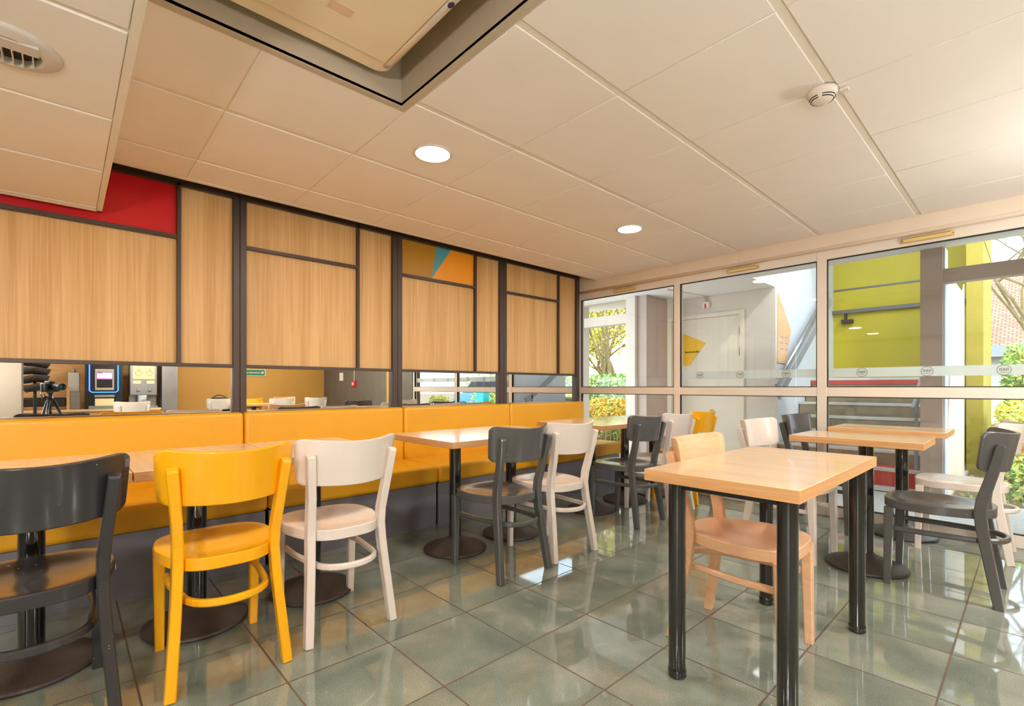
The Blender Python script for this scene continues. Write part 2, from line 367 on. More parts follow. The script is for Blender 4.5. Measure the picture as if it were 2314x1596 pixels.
# lowered ceiling part at the near side
SZ = 2.075; SY = .16
bm = B()
sx = [-3.66, -3.585, -2.965, -2.368, -1.75, -1.13, -.51, .11, .73, 1.35, 1.97, 2.59, 3.21, RX]
for i in range(len(sx)-1):
    for y0, y1 in ((-.9, SY-.025), (-1.5, -.9), (-2.1, -1.5), (-3.2, -2.1)):
        box(bm, sx[i]+.012, sx[i+1]-.012, y0+.012, y1-.001, SZ-.002, SZ+.012, bev=.002, seg=1)
box(bm, -3.66, RX, BY, SY-.001, SZ+.004, SZ+.02, mi=1)
box(bm, -3.66, RX, SY-.024, SY, SZ-.004, CZ+.01, mi=1); box(bm, -3.66, -3.64, BY, SY, SZ-.004, CZ, mi=1)
struct('ceiling', bm, [M['tile'], M['tbar']])

# walls
bm = B(); box(bm, RX, RX+.12, BY, WY+.1, 0, 2.66); struct('wall_right', bm, M['mustard'])
wf = B(); box(wf, .10, RX, WY-.03, WY+.12, 0, CZ+.02); box(wf, .92, 1.06, WY-.034, WY, 0, CZ, mi=1)
struct('wall_front', wf, [M['darkwall'], M['mustard']])
# beam over the glazing
bm = B(); box(bm, LX-.1, RX, 4.572, 4.74, 2.205, 2.66)
sweep(bm, [(LX-.1, 4.585, 2.2), (RX, 4.585, 2.2)], circ(.018, 14), smooth=True)
box(bm, -2.02, -1.845, 4.569, 4.58, 2.21, CZ-.002, bev=.001)
struct('trim_1', bm, M['plaster'])
# rear wall behind the camera; unseen window openings added to let daylight in
bm = B()
for x0, x1 in ((LX, .9), (2.0, 2.1), (3.0, 3.2)): box(bm, x0, x1, BY-.12, BY, 0, 2.66)
box(bm, LX, 3.2, BY-.12, BY, 0, .5); box(bm, LX, 3.2, BY-.12, BY, 2.0, 2.66); box(bm, 3.2, RX, BY-.12, BY, 0, 2.66)
struct('wall_back', bm, M['plaster'])
# beige pier seen in the mirror
bm = B(); box(bm, 1.35, 1.75, -.95, -.40, 0, SZ, bev=.004); struct('wall_pier', bm, mat('pier_paint', srgb(128, 116, 100), .7, var=.02))

# ---- left wall: bronze framework, wood panels, coloured panels, mirror strip
wl_ = struct('wall_left')
bm = B(); box(bm, LX-.10, LX-.02, BY, WY+.05, 0, 2.66); obj('wall_backing', bm, M['plaster'], wl_)
bays = [(-1.58, -1.50, -.372+.0, None), ]
posts = [(-.372, -.29), (.845, .927), (2.051, 2.141), (3.2685, 3.360), (4.487, 4.535), (-1.59, -1.508)]
thin = [(-.69, -.666), (.5275, .549), (1.735, 1.756), (2.947, 2.968), (4.166, 4.186)]
F0 = LX-.0; FX = LX+.035
bm = B()
for a, b in posts:
    mid = (a+b)/2
    if b-a > .06:
        box(bm, LX-.02, FX+.004, a, mid-.001, .80, 2.62, bev=.002, seg=1); box(bm, LX-.02, FX+.004, mid+.001, b, .80, 2.62, bev=.002, seg=1)
    else: box(bm, LX-.02, FX+.004, a, b, .80, 2.62, bev=.002, seg=1)
obj('frame_post', bm, M['frame'], wl_)
def bay(y0, t0, t1, y1, zsub):
    bm = B()
    box(bm, LX-.02, FX, t0, t1, 1.215, 2.37, bev=.0015, seg=1)
    box(bm, LX-.02, FX, y0, y1, 1.195, 1.217, bev=.0015, seg=1)
    box(bm, LX-.02, FX, y0, t0, zsub-.012, zsub+.012, bev=.0015, seg=1)
    box(bm, LX-.02, FX, y0, y1, 2.352, 2.62, bev=.0015, seg=1)
    obj('frame_rail', bm, M['frame'], wl_)
    X0, X1 = LX-.02, LX+.005
    bxo('wood_panel', (X0, X1, y0, t0, 1.217, zsub-.012), M['wall_wood'], wl_)
    bxo('wood_panel', (X0, X1, t1, y1, 1.217, 2.352), M['wall_wood'], wl_)
    return (X0, X1, y0, t0, zsub+.012, 2.352)
d = bay(-1.508, -.69, -.666, -.372, 2.03); bxo('wood_panel', d, M['wall_wood'], wl_)
d = bay(-.29, .5275, .549, .845, 2.022); bxo('red_panel', d, M['red'], wl_, label='glossy red panel')
d = bay(.927, 1.735, 1.756, 2.051, 2.030); bxo('wood_panel', d, M['wall_wood'], wl_)
d = bay(2.141, 2.947, 2.968, 3.2685, 2.036)
bm = B(); X0, X1 = d[0], d[1]; z0, z1 = d[4], d[5]
# olive / teal / orange triangles across the coloured panel
ya, yt0, yt1, yb = 2.46, 2.515, 2.675, 2.947
prism(bm, [(2.141, z0), (ya, z0), (yt0, z1), (2.141, z1)], 'x', X0, X1, 0)
prism(bm, [(ya, z0), (yt1, z1), (yt0, z1)], 'x', X0, X1, 1)
prism(bm, [(ya, z0), (yb, z0), (yb, z1), (yt1, z1)], 'x', X0, X1, 2)
obj('colour_panel', bm, [M['olive'], M['teal'], M['orange']], wl_, label='panel of olive, teal and orange shapes')
d = bay(3.360, 4.166, 4.186, 4.487, 2.046); bxo('wood_panel', d, M['wall_wood'], wl_)
for a, b in ((-1.508, -.372), (-.29, .845), (.927, 2.051), (2.141, 3.2685), (3.36, 4.487)):
    bxo('mirror', (LX-.02, LX, a, b, .78, 1.195), M['mirror'], wl_)
bxo('ledge', (LX-.02, LX+.02, -1.6, 4.535, .74, .78), M['frame'], wl_)

# ---- glazed wall
wg = struct('window_1')
bm = B(); fy0, fy1 = WY-.03, WY+.03
vert = [(-3.81, -3.73), (-2.514, -2.446), (-1.227, -1.154), (.055, .13)]
for a, b in vert: box(bm, a, b, fy0, fy1, 0, 2.205, bev=.004)
for i in range(3):
    a, b = vert[i][1], vert[i+1][0]
    for z0, z1 in ((0, .088), (.983, 1.063), (2.11, 2.205)): box(bm, a-.002, b+.002, fy0+.004, fy1-.004, z0, z1, bev=.004)
obj('window_frame', bm, M['alu'], wg)
bm = B()
for i in range(3):
    a, b = vert[i][1], vert[i+1][0]
    for z0, z1 in ((.088, .983), (1.063, 2.11)):
        g = .005; y0, y1 = fy0+.002, fy0+.03
        box(bm, a-.001, a+g, y0, y1, z0, z1); box(bm, b-g, b+.001, y0, y1, z0, z1)
        box(bm, a, b, y0, y1, z0-.001, z0+g); box(bm, a, b, y0, y1, z1-g, z1+.001)
obj('gasket', bm, M['gasket'], wg)
for i in range(3):
    a, b = vert[i][1], vert[i+1][0]
    for z0, z1 in ((.088, .983), (1.063, 2.11)): bxo('window_pane', (a, b, WY+.006, WY+.012, z0, z1), M['glass'], wg)
film = []
for a, b in ((-2.441, -1.232), (-1.149, .05)):
    f = bxo('frosted_band', (a, b, WY+.014, WY+.0146, 1.143, 1.215), M['film'], wg); film.append(f)
for k, x in enumerate((-2.253, -1.863, -1.47, -.923, -.529, -.134)):
    bm = B(); n_ = 40
    ri, ro = .0325, .0355
    for q in range(n_):
        a0, a1 = 2*PI*q/n_, 2*PI*(q+1)/n_
        vs = [bm.verts.new((x+r*math.cos(a), WY+.005, 1.178+r*math.sin(a))) for r, a in ((ri, a0), (ro, a0), (ro, a1), (ri, a1))]
        bm.faces.new(vs)
    lg = obj('logo_ring', bm, M['logo'], wg)
    text('logo_text', 'B&B', .027, M['logo'], lg, (x, WY+.0045, 1.182), (PI/2, 0, PI))
    text('logo_text', 'HOTELS', .0095, M['logo'], lg, (x, WY+.0045, 1.162), (PI/2, 0, PI))
# hinges / little slots on the mullions, trickle vents
for k, (a, b, lab) in enumerate(((-3.257, -2.961, 'ivory slot vent on the head of the pane beside the wood wall'), (-1.969, -1.684, 'ivory slot vent with a warped top above the middle pane'), (-.675, -.377, 'ivory slot vent above the pane showing the lime wall'))):
    t = thing('slot_vent', lab, 'vent', ((a+b)/2, WY-.03, 2.15), 0, 'slot vents along the window head')
    w = (b-a)/2
    bxo('back_plate', (-w, w, -.006, 0, -.019, .023), M['ivory'], t, .002)
    bxo('hood', (-w+.015, w-.015, -.026, -.006, -.016, .020), M['ivory'], t, .003)
    bm = B(); box(bm, -w+.02, w-.02, -.0275, -.0255, .009, .012); box(bm, -w+.004, -w+.010, -.008, -.0055, -.003, .003); box(bm, w-.010, w-.004, -.008, -.0055, -.003, .003); obj('slot', bm, M['gasket'], t)

# ------------------------------------------------------------------ ceiling fittings
def downlight(x, y, lab, z=CZ):
    t = thing('ceiling_light', lab, 'ceiling light', (x, y, z), 0, 'round recessed ceiling lights')
    bm = B(); lathe(bm, [(.096, .002), (.104, -.001), (.106, -.004), (.100, -.0065), (.090, -.006)], seg=48); obj('trim_ring', bm, M['plastic'], t)
    bm = B(); lathe(bm, [(.092, -.005), (.06, -.0075), (0, -.008)], seg=48); obj('diffuser', bm, M['lamp'], t)
    ld = bpy.data.lights.new('downlight', 'AREA'); ld.shape = 'DISK'; ld.size = .17; ld.energy = LAMP_W; ld.color = LAMP_COL; ld.spread = PI
    lo = bpy.data.objects.new('downlight', ld); C.objects.link(lo); lo.location = (0, 0, -.012); lo.parent = t
downlight(-2.186, 1.448, 'round lit ceiling light nearer the camera, beside the air-conditioner recess')
downlight(-2.168, 3.278, 'round lit ceiling light closer to the window wall')
for x, y, w_ in ((.68, 1.45, 'above the open floor right of the camera'), (.68, 3.28, 'in front of the slate wall next to the glazing'), (2.6, 1.45, 'above the juice dispenser'), (2.6, 3.28, 'in front of the exit sign on the mustard wall')):
    downlight(x, y, 'round lit ceiling light '+w_)
for x, y, w_ in ((-2.06, -.6, 'beside the air valve'), (-2.06, -1.9, 'near the rear wall by the bench side'), (.4, -.75, 'between the camera and the beige pier'), (2.28, -.75, 'above the wooden crate counter'), (.4, -2.3, 'close to the rear wall away from the bench')):
    downlight(x, y, 'round lit light in the lowered ceiling '+w_, SZ)

for x, y, pz, es, lab in ((.85, 1.1, 1.64, 45, 'added fill-light globe, out of view to the right of the camera'), (.85, 3.5, 1.64, 85, 'added fill-light globe, out of view near the slate wall and the window end'), (2.5, 2.6, 1.64, 50, 'added fill-light globe, out of view by the mustard wall'), (.55, -.95, 1.36, 160, 'low-hung added fill-light globe, out of view behind the camera')):
    top = CZ if y > .2 else SZ  # globes out of view, added as fill light to brighten the ceiling
    t = thing('fill_light_globe', lab, 'lamp', (x, y, pz), 0, 'added fill-light globes out of view')
    bm = B(); lathe(bm, [(.1*math.sin(PI*k/16), .1*math.cos(PI*k/16)) for k in range(17)], seg=28); obj('globe', bm, mat('fill_light_glow', (1, 1, 1, 1), .4, emit=(1.0, .97, .93, 1), es=es), t)
    bm = B(); lathe(bm, [(.0, .10), (.02, .10), (.02, .14), (.003, .15), (.003, top-pz-.02), (.045, top-pz-.015), (.045, top-pz-.003)], seg=16); obj('cord', bm, M['black'], t)
# smoke detector
t = thing('smoke_detector', 'white domed smoke detector under the ceiling grid near the window side', 'smoke detector', (-.605, 2.345, CZ-.002))
bm = B(); lathe(bm, [(.054, 0), (.056, -.006), (.055, -.016), (.047, -.022)], seg=40); obj('mounting_base', bm, M['plastic'], t)
bm = B(); lathe(bm, [(.047, -.021), (.049, -.026), (.045, -.034), (.036, -.043), (.02, -.048), (0, -.049)], seg=40); obj('dome', bm, M['plastic'], t)
bm = B()
for r0, z0 in ((.0465, -.0325), (.0405, -.0395)):
    for s0, s1 in ((.1, 1.35), (1.75, 3.0), (3.35, 4.6), (4.95, 6.2)):
        pts = [(r0*math.cos(s0+(s1-s0)*q/14), r0*math.sin(s0+(s1-s0)*q/14), z0) for q in range(15)]
        sweep(bm, pts, rsec(.003, .0035, .0006))
obj('slot', bm, M['gasket'], t)
bm = B(); box(bm, .052, .085, .03, .062, -.012, 0, bev=.003); obj('cable_clip', bm, M['plastic'], t)

# round extract valve in the lowered ceiling
t = thing('air_valve', 'round white extract vent with slatted opening in the lowered ceiling', 'vent', (-2.057, -.124, SZ-.002), math.radians(0))
bm = B(); lathe(bm, [(.122, 0), (.124, -.004), (.11, -.011), (.085, -.018), (.078, -.020), (.074, -.012), (.070, .0)], seg=56); obj('flange', bm, M['valve'], t)
bm = B(); lathe(bm, [(.0, -.001), (.07, -.001)], seg=40); obj('throat', bm, M['gasket'], t)
bm = B()
box(bm, -.074, -.02, -.07, .07, -.022, -.012, bev=.003)
for k in range(6): 
    y = -.055+.022*k; box(bm, -.02, .066 if abs(y) < .04 else .045, y-.0015, y+.0015, -.024, -.004)
obj('slats', bm, M['valve'], t).rotation_euler = (0, 0, PI)

# air-conditioner in the recess
t = thing('air_conditioner', 'cream air-conditioning unit hung inside the square ceiling recess', 'air conditioner', (-1.85, .24, 2.37))
wx, wy = 1.02, .745
def rounded(x0, x1, y0, y1, r, n=8):
    P = []
    for cx, cy, a0 in ((x1-r, y1-r, 0), (x0+r, y1-r, PI/2), (x0+r, y0+r, PI), (x1-r, y0+r, 1.5*PI)):
        for k in range(n+1): P.append((cx+r*math.cos(a0+PI/2*k/n), cy+r*math.sin(a0+PI/2*k/n)))
    return P
bm = B(); prism(bm, rounded(0, wx, 0, wy, .05), 'z', .004, .18); obj('casing', bm, M['ac'], t)
bm = B(); box(bm, .075, wx-.06, .02, wy-.036, -.002, .006, bev=.0015); obj('grille_panel', bm, M['ac'], t)
bm = B(); sweep(bm, [(.045, wy-.018, .006), (.08, wy-.017, .003), (wx-.04, wy-.017, .003)], rsec(.03, .012, .005), smooth=True); obj('front_strip', bm, M['acs'], t)
bm = B(); lathe(bm, [(.0, -.0045), (.010, -.0045), (.0105, -.002)], (.50, wy-.017, 0), 20); bmesh.ops.scale(bm, vec=(1.5, 1, 1), verts=bm.verts, space=Matrix.Translation((-.50, 0, 0))); obj('badge', bm, M['navy'], t)
bm = B(); box(bm, .21, .25, .42, .50, -.004, 0); obj('sensor', bm, M['acs'], t)

# ------------------------------------------------------------------ chairs
def seat_bm():
    bm = B(); n = 56; prof = [(.985, .411), (1.0, .414), (1.002, .453), (.990, .4570), (.93, .4575), (.8, .4535), (.6, .4465), (.35, .443), (.12, .4425)]
    rings = []
    for s_, z in prof:
        R = []
        for k in range(n):
            a = 2*PI*k/n; c_, s2 = math.cos(a), math.sin(a); e = 2/3.3
            x = .224*abs(c_)**e*(1 if c_ > 0 else -1); y = .205*abs(s2)**e*(1 if s2 > 0 else -1)
            y *= 1-.24*max(0, x)/.218
            zz = z
            if s_ < .9: zz += .007*(x/.218)**2*s_ - .004*(1-abs(y)/.2)
            R.append(bm.verts.new((x*s_-.011, y*s_, zz)))
        rings.append(R)
    fs = [bm.faces.new(rings[0][::-1]), bm.faces.new(rings[-1])]
    for A, Bb in zip(rings, rings[1:]):
        for k in range(n):
            f = bm.faces.new((A[k], Bb[k], Bb[(k+1) % n], A[(k+1) % n])); f.smooth = True; fs.append(f)
    for ring in rings[1:4]:
        rs = set(ring)
        for v in ring:
            for e in v.link_edges:
                if e.other_vert(v) in rs: e.smooth = False
    bmesh.ops.recalc_face_normals(bm, faces=fs); return bm
def backrest_bm():
    bm = B(); z0, z1, r = .649, .836, .030
    tv = [0, .02, .05, .09, .13, .3, .5, .7, .87, .91, .95, .98, 1.0]; ns = 22; th = .0065
    front, back = [], []
    for t in tv:
        rowf, rowb = [], []
        d = min(t, 1-t)*(z1-z0); cut = 0 if d >= r else r-math.sqrt(max(0, r*r-(r-d)**2))
        hw = .212+.013*t-cut
        for i in range(ns+1):
            s = -1+2*i/ns; y = hw*s; xc = .252+.036*t; x = xc-.118*(y/.225)**2
            zb = z0+.008*(y/.225)**2; z = zb+(z1+.017*(y/.225)**2-zb)*t
            nrm = Vector((1, .118*2*y/.225**2, -.17)).normalized()
            p = Vector((x, y, z)); rowf.append(bm.verts.new(p-nrm*th)); rowb.append(bm.verts.new(p+nrm*th))
        front.append(rowf); back.append(rowb)
    fs = []
    for G in (front, back):
        for a, b in zip(G, G[1:]):
            for i in range(ns): f = bm.faces.new((a[i], a[i+1], b[i+1], b[i])); f.smooth = True; fs.append(f)
    for i in range(ns):
        fs.append(bm.faces.new((front[0][i], back[0][i], back[0][i+1], front[0][i+1]))); fs.append(bm.faces.new((front[-1][i], back[-1][i], back[-1][i+1], front[-1][i+1])))
    for j in range(len(tv)-1):
        for i in (0, ns): fs.append(bm.faces.new((front[j][i], back[j][i], back[j+1][i], front[j+1][i])))
    bmesh.ops.recalc_face_normals(bm, faces=fs); return bm
def rear_leg_bm(s):
    P = [(.224, 0, .187, .034), (.205, .12, .178, .038), (.184, .25, .168, .041), (.166, .36, .161, .044), (.158, .44, .158, .045), (.166, .51, .159, .044), (.190, .60, .165, .041), (.214, .70, .174, .037), (.231, .778, .181, .034), (.233, .786, .1815, .025)]
    bm = B(); sweep(bm, [(x, s*y, z) for x, z, y, d in P], [rsec(.034 if z < .79 else .026, d+.003, .004) for x, z, y, d in P], up=Vector((1, 0, 0))); return bm
def front_leg_bm(s):
    P = [(-.205, 0, .172, .031), (-.200, .21, .174, .036), (-.195, .415, .175, .042)]
    bm = B(); sweep(bm, [(x, s*y, z) for x, z, y, d in P], [rsec(d, d, .004) for x, z, y, d in P], up=Vector((1, 0, 0))); return bm
def stretcher_bm():
    pts = [(-.175, .152, .300), (-.05, .154, .301), (.07, .141, .303)]
    for k in range(1, 16): a = PI/2-PI*k/16; pts.append((.10+.15*max(0, math.cos(a))**.8, .135*math.sin(a), .304))
    pts += [(.07, -.141, .303), (-.05, -.154, .301), (-.175, -.152, .300)]
    bm = B(); sweep(bm, pts, rsec(.022, .027, .006), smooth=False); return bm
PROTO = {}
MESH = None
def make_chair(kind, loc, rz, label, group=None):
    global MESH
    t = thing('dining_chair', label, 'chair', loc, rz, group)
    m = M[kind]
    obj('seat', seat_bm(), m, t); obj('backrest', backrest_bm(), m, t); obj('stretcher', stretcher_bm(), m, t)
    for s in (-1, 1): obj('leg', rear_leg_bm(s), m, t); obj('leg', front_leg_bm(s), m, t)
    if kind == 'dark':
        text('seat_marking', 'PA RET', .012, M['white'], t, (.03, .2035, .433), (PI/2, 0, PI-.10))
    PROTO[kind] = t; return t
def chair(kind, x, y, rz, label, group):
    if kind not in PROTO: return make_chair(kind, (x, y, 0), rz, label, group)
    return dup(PROTO[kind], (x, y, 0), rz, label, group)
GB = 'dining chairs pulled up to the bench tables'; GR = 'dining chairs at the free-standing tables'
R_ = math.radians
chair('dark', -2.205, -.072, R_(2), 'charcoal wooden dining chair cut off by the left edge, beside the yellow chair', GB)
chair('yellow', -2.20, .452, R_(-1), 'bright yellow wooden dining chair nearest the camera, between the dark and white chairs', GB)
chair('white', -2.225, .920, R_(-1), 'off-white dining chair beside the yellow chair at the near bench tables', GB)
chair('grey', -2.165, 1.903, R_(0), 'grey dining chair with glossy dished seat at the single pair of tables along the bench', GB)
chair('white', -2.175, 2.360, R_(-2), 'off-white dining chair behind the glossy grey one, by the middle bench tables', GB)
chair('grey', -2.24, 3.330, R_(0), 'grey dining chair at the far bench tables, nearest of the three there', GB)
chair('white', -2.235, 3.812, R_(0), 'pale grey-white dining chair between the grey and yellow chairs near the window', GB)
chair('yellow', -2.285, 4.350, R_(1), 'yellow dining chair in the far corner right by the glazed wall', GB)
chair('beech', -.832, 2.095, PI+R_(2), 'natural beech dining chair pushed under the four-legged table', GR)
chair('white', -1.085, 3.470, PI-R_(4), 'off-white dining chair left of the nearer pedestal table, facing right', GR)
chair('grey', -1.10, 4.30, PI-R_(3), 'grey dining chair left of the far pedestal table, against the window mullion', GR)
chair('grey', -.335, 3.450, R_(0), 'large grey dining chair at the right, side-on to the nearer pedestal table', GR)
chair('white', -.315, 4.315, R_(0), 'off-white dining chair behind the grey one, side-on at the far pedestal table', GR)
# chairs only seen in the mirror
GM = 'dining chairs in the room reflected by the mirror strip'
chair('white', 1.85, .72, R_(170), 'white chair back reflected in front of the juice dispenser', GM)
chair('white', 2.96, 2.15, R_(185), 'white chair holding a dark bag, seen in the mirror', GM)
chair('yellow', 2.9, 2.62, R_(180), 'yellow chair reflected beside the chair with the bag', GM)
chair('white', 2.35, 3.0, R_(175), 'white chair reflected under the exit sign', GM)
chair('beech', 3.5, 3.55, R_(0), 'beech chair reflected near the corner of the mustard wall', GM)
chair('white', 2.9, 3.9, R_(190), 'white chair reflected near the slate wall', GM)
t = thing('shoulder_bag', 'dark brown leather bag lying on a white chair, seen in the mirror', 'bag', (2.96, 2.15, .46))
bm = B(); box(bm, -.14, .14, -.19, .19, .0, .40, bev=.09, seg=4)
for v in bm.verts: v.co.x *= 1-.5*v.co.z; v.co += Vector((random.uniform(-.012, .012), random.uniform(-.012, .012), random.uniform(-.012, .012)))
for f in bm.faces: f.smooth = True
obj('bag_body', bm, M['darkbag'], t)
bm = B(); sweep(bm, [(0, -.15+.3*k/12, .36+.09*math.sin(PI*k/12)) for k in range(13)], circ(.01, 8), smooth=True); obj('strap', bm, M['darkbag'], t)

# ------------------------------------------------------------------ tables
def pedestal_bm():
    bm = B(); lathe(bm, [(.0, 0), (.196, 0), (.204, .004), (.205, .012), (.196, .019), (.188, .022), (.12, .046), (.06, .070), (.044, .080), (.041, .088), (0, .09)], seg=56); return bm
def ped_table(x, y, x0, x1, y0, y1, z, label, group, rz=0):
    t = thing('pedestal_table', label, 'table', (x, y, 0), rz, group)
    bm = B(); box(bm, x0-x, x1-x, y0-y, y1-y, z-.038, z, bev=.0015, seg=1)
    for f in bm.faces: f.material_index = 0 if f.normal.z > .9 else 1
    bm.normal_update()
    for f in bm.faces: f.material_index = 0 if f.normal.z > .5 else 1
    obj('tabletop', bm, [M['table_top'], M['table_edge']], t)
    bm = B(); lathe(bm, [(.0385, .065), (.0385, z-.046)], seg=36); obj('pole', bm, M['black'], t)
    obj('base', pedestal_bm(), M['base_iron'], t)
    bm = B(); box(bm, -.13, .13, -.13, .13, z-.046, z-.038); obj('mounting_plate', bm, M['black'], t)
    return t
G1 = 'pedestal tables lined up along the yellow bench'
ped_table(-2.57, -.09, -2.97, -2.245, -.36, .184, .75, 'wood-topped pedestal table in front of the bench at the left edge', G1)
ped_table(-2.57, .440, -2.97, -2.245, .188, .734, .75, 'wood-topped pedestal table behind the near yellow chair', G1)
ped_table(-2.56, .955, -2.97, -2.245, .738, 1.245, .75, 'wood-topped pedestal table behind the near white chair', G1)
ped_table(-2.585, 1.886, -2.94, -2.225, 1.605, 2.135, .75, 'pedestal table with an open corner towards the camera, middle of the bench', G1)
ped_table(-2.585, 2.385, -2.94, -2.225, 2.139, 2.665, .75, 'pedestal table joined behind the one in the middle of the bench', G1)
ped_table(-2.61, 3.360, -3.02, -2.30, 3.10, 3.63, .755, 'pedestal table at the far bench group, first of three towards the window', G1)
ped_table(-2.62, 3.880, -3.02, -2.30, 3.634, 4.13, .755, 'pedestal table in the middle of the far bench group', G1)
ped_table(-2.60, 4.34, -3.02, -2.30, 4.134, 4.595, .755, 'pedestal table touching the glazed wall at the bench end', G1)
G2 = 'free-standing pedestal tables on the right'
ped_table(-.675, 3.49, -1.02, -.385, 3.265, 3.70, .77, 'narrow pedestal table directly behind the four-legged table', G2)
ped_table(-.645, 4.43, -1.03, -.375, 4.13, 4.585, .77, 'narrow pedestal table nearest the window panes on the right', G2)
ped_table(2.5, 2.62, 2.1, 2.8, 2.3, 2.95, .75, 'wood-topped table reflected between the chairs in the mirror', None)

t = thing('four_leg_table', 'light wood table on four thick black tubular legs, nearest the camera', 'table', (-.73, 2.10, 0))
bm = B(); box(bm, -.262, .262, -.505, .52, .715, .757, bev=.0015, seg=1); bm.normal_update()
for f in bm.faces: f.material_index = 0 if f.normal.z > .5 else 1
obj('tabletop', bm, [M['table_top'], M['table_edge']], t)
for lx, ly in ((-.163, -.442), (.208, -.442), (.208, .434), (-.163, .434)):
    bm = B(); lathe(bm, [(.0305, .03), (.0305, .715)], (lx, ly, 0), 36); lg = obj('leg', bm, M['black'], t)
    bm = B(); lathe(bm, [(0, 0), (.030, 0), (.033, .004), (.033, .010), (.031, .013), (.033, .017), (.033, .026), (.031, .032), (.0305, .034)], (lx, ly, 0), 36); obj('foot_cap', bm, M['black'], lg)
bxo('rail', (-.17, .215, -.45, -.43, .69, .715), M['black'], t); bxo('rail', (-.17, .215, .425, .445, .69, .715), M['black'], t)

# ------------------------------------------------------------------ the bench, in units
def bench(y0, y1, label):
    t = thing('bench_unit', label, 'bench', (-3.4, (y0+y1)/2, 0), 0, 'yellow upholstered bench units along the wall')
    w = (y1-y0)/2-.002
    bm = B(); box(bm, .28, .295, -w+.008, w-.008, .0, .325, bev=.001); box(bm, -.295, .28, -w+.03, w-.03, 0, .325, mi=1); obj('plinth', bm, [M['plinth'], M['shadow_gap']], t)
    bm = B(); box(bm, -.20, .325, -w, w, .328, .462, bev=.028, seg=5)
    for v in bm.verts:
        if v.co.z > .45: v.co.z += .004*(1-(v.co.y/w)**4)*(1-((v.co.x-.06)/.3)**2)
    obj('seat_cushion', bm, M['vinyl'], t)
    bm = B(); box(bm, -.298, -.195, -w, w, .40, .893, bev=.026, seg=5)
    for v in bm.verts:
        if v.co.x > -.25: v.co.x += .02*(.893-v.co.z)
    obj('back_cushion', bm, M['vinyl'], t)
    return t
bench(-1.53, -.322, 'yellow padded bench unit beyond the left edge, next to the red wall panel')
bench(-.322, .888, 'yellow padded bench unit behind the near dark and yellow chairs')
bench(.888, 2.098, 'yellow padded bench unit behind the near white chair, second along the wall')
bench(2.098, 3.313, 'yellow padded bench unit behind the middle pair of tables')
bench(3.313, 4.50, 'yellow padded bench unit at the far end by the window')

# ------------------------------------------------------------------ camera on tripod (seen in the mirror)
fx, fy = -math.sin(YAW), math.cos(YAW)
t = thing('photo_camera', 'black camera with a large lens on a tripod, seen in the mirror', 'camera', (-fx*.012, -fy*.012, CAM_Z), YAW+PI/2)
bm = B()   # local +x points forward; the front glass sits just behind the viewpoint
lathe(bm, [(.0, -.025), (.030, -.025), (.034, -.003), (.037, -.001), (.037, -.03), (.034, -.04), (.034, -.075), (.037, -.08), (.037, -.10), (.033, -.105), (.033, -.135), (.0, -.135)], seg=32, axis='x'); obj('lens', bm, M['camblack'], t)
bm = B(); lathe(bm, [(.0, -.016), (.015, -.017), (.0295, -.022)], seg=32, axis='x'); obj('front_glass', bm, M['bluelens'], t)
bm = B(); box(bm, -.205, -.13, -.075, .075, -.058, .045, bev=.012, seg=3); box(bm, -.20, -.125, -.03, .03, .04, .068, bev=.01, seg=3); box(bm, -.20, -.11, -.078, -.045, -.05, .035, bev=.012, seg=3); obj('body', bm, M['camblack'], t)
bm = B(); sweep(bm, [(-.17, .07, .03), (-.18, .085, -.08), (-.15, .075, -.17), (-.16, .06, -.08)], rsec(.004, .02, .001)); obj('strap', bm, M['camblack'], t)
t = thing('tripod', 'black tripod under the camera, seen in the mirror', 'tripod', (-fx*.17, -fy*.17, 0), YAW+PI/2)
bm = B(); lathe(bm, [(0, 1.003), (.03, 1.003), (.03, .99), (.018, .985), (.024, .97), (.024, .945), (.03, .94), (.03, .915), (0, .915)], seg=24); box(bm, -.02, .02, .02, .06, .94, .96, bev=.004); obj('ball_head', bm, M['camblack'], t)
bm = B(); lathe(bm, [(0, .60), (.014, .60), (.014, .92), (0, .92)], seg=20); obj('centre_column', bm, M['camblack'], t)
for k in range(3):
    a = PI+2*PI*k/3; bm = B()
    sweep(bm, [(.03*math.cos(a), .03*math.sin(a), .91), (.22*math.cos(a), .22*math.sin(a), .42), (.38*math.cos(a), .38*math.sin(a), .0)], [circ(.015), circ(.013), circ(.009)], smooth=True); obj('leg', bm, M['camblack'], t)

# ------------------------------------------------------------------ buffet counter (seen in the mirror)
t = thing('buffet_counter', 'wooden buffet counter with pale worktop reflected in the mirror', 'counter', (3.3, .2, 0))
bxo('worktop', (-.32, .32, -1.2, 1.06, .66, .70), M['table_top'], t, .003)
bxo('cabinet', (-.28, .30, -1.18, 1.04, .06, .66), M['counter_wood'], t, .002); bxo('kickboard', (-.22, .30, -1.18, 1.04, 0, .06), M['frame'], t)
bxo('back_panel', (.34, .38, -1.4, 1.30, 0, 2.06), M['counter_wood'], t)
bm = B(); box(bm, 2.98, 3.62, 1.27, 1.50, 0, SZ, bev=.003); tag(obj('tall_cabinet', bm, M['steel']), 'tall grey metal cabinet at the end of the reflected counter', 'cabinet')
t = thing('coffee_machine', 'black coffee machine with glowing blue edge and small screen, in the mirror', 'coffee machine', (3.25, .495, .70))
bxo('housing', (-.20, .2, -.24, .24, 0, .80), M['camblack'], t, .01)
bm = B(); 
for y in (-.19, .175): sweep(bm, [(-.207, y, .30), (-.207, y, .78)], circ(.006, 8))
sweep(bm, [(-.207, -.19, .30), (-.207, -.16, .275), (-.207, .145, .275), (-.207, .175, .30)], circ(.006, 8)); obj('blue_light_strip', bm, M['blue_led'], t)
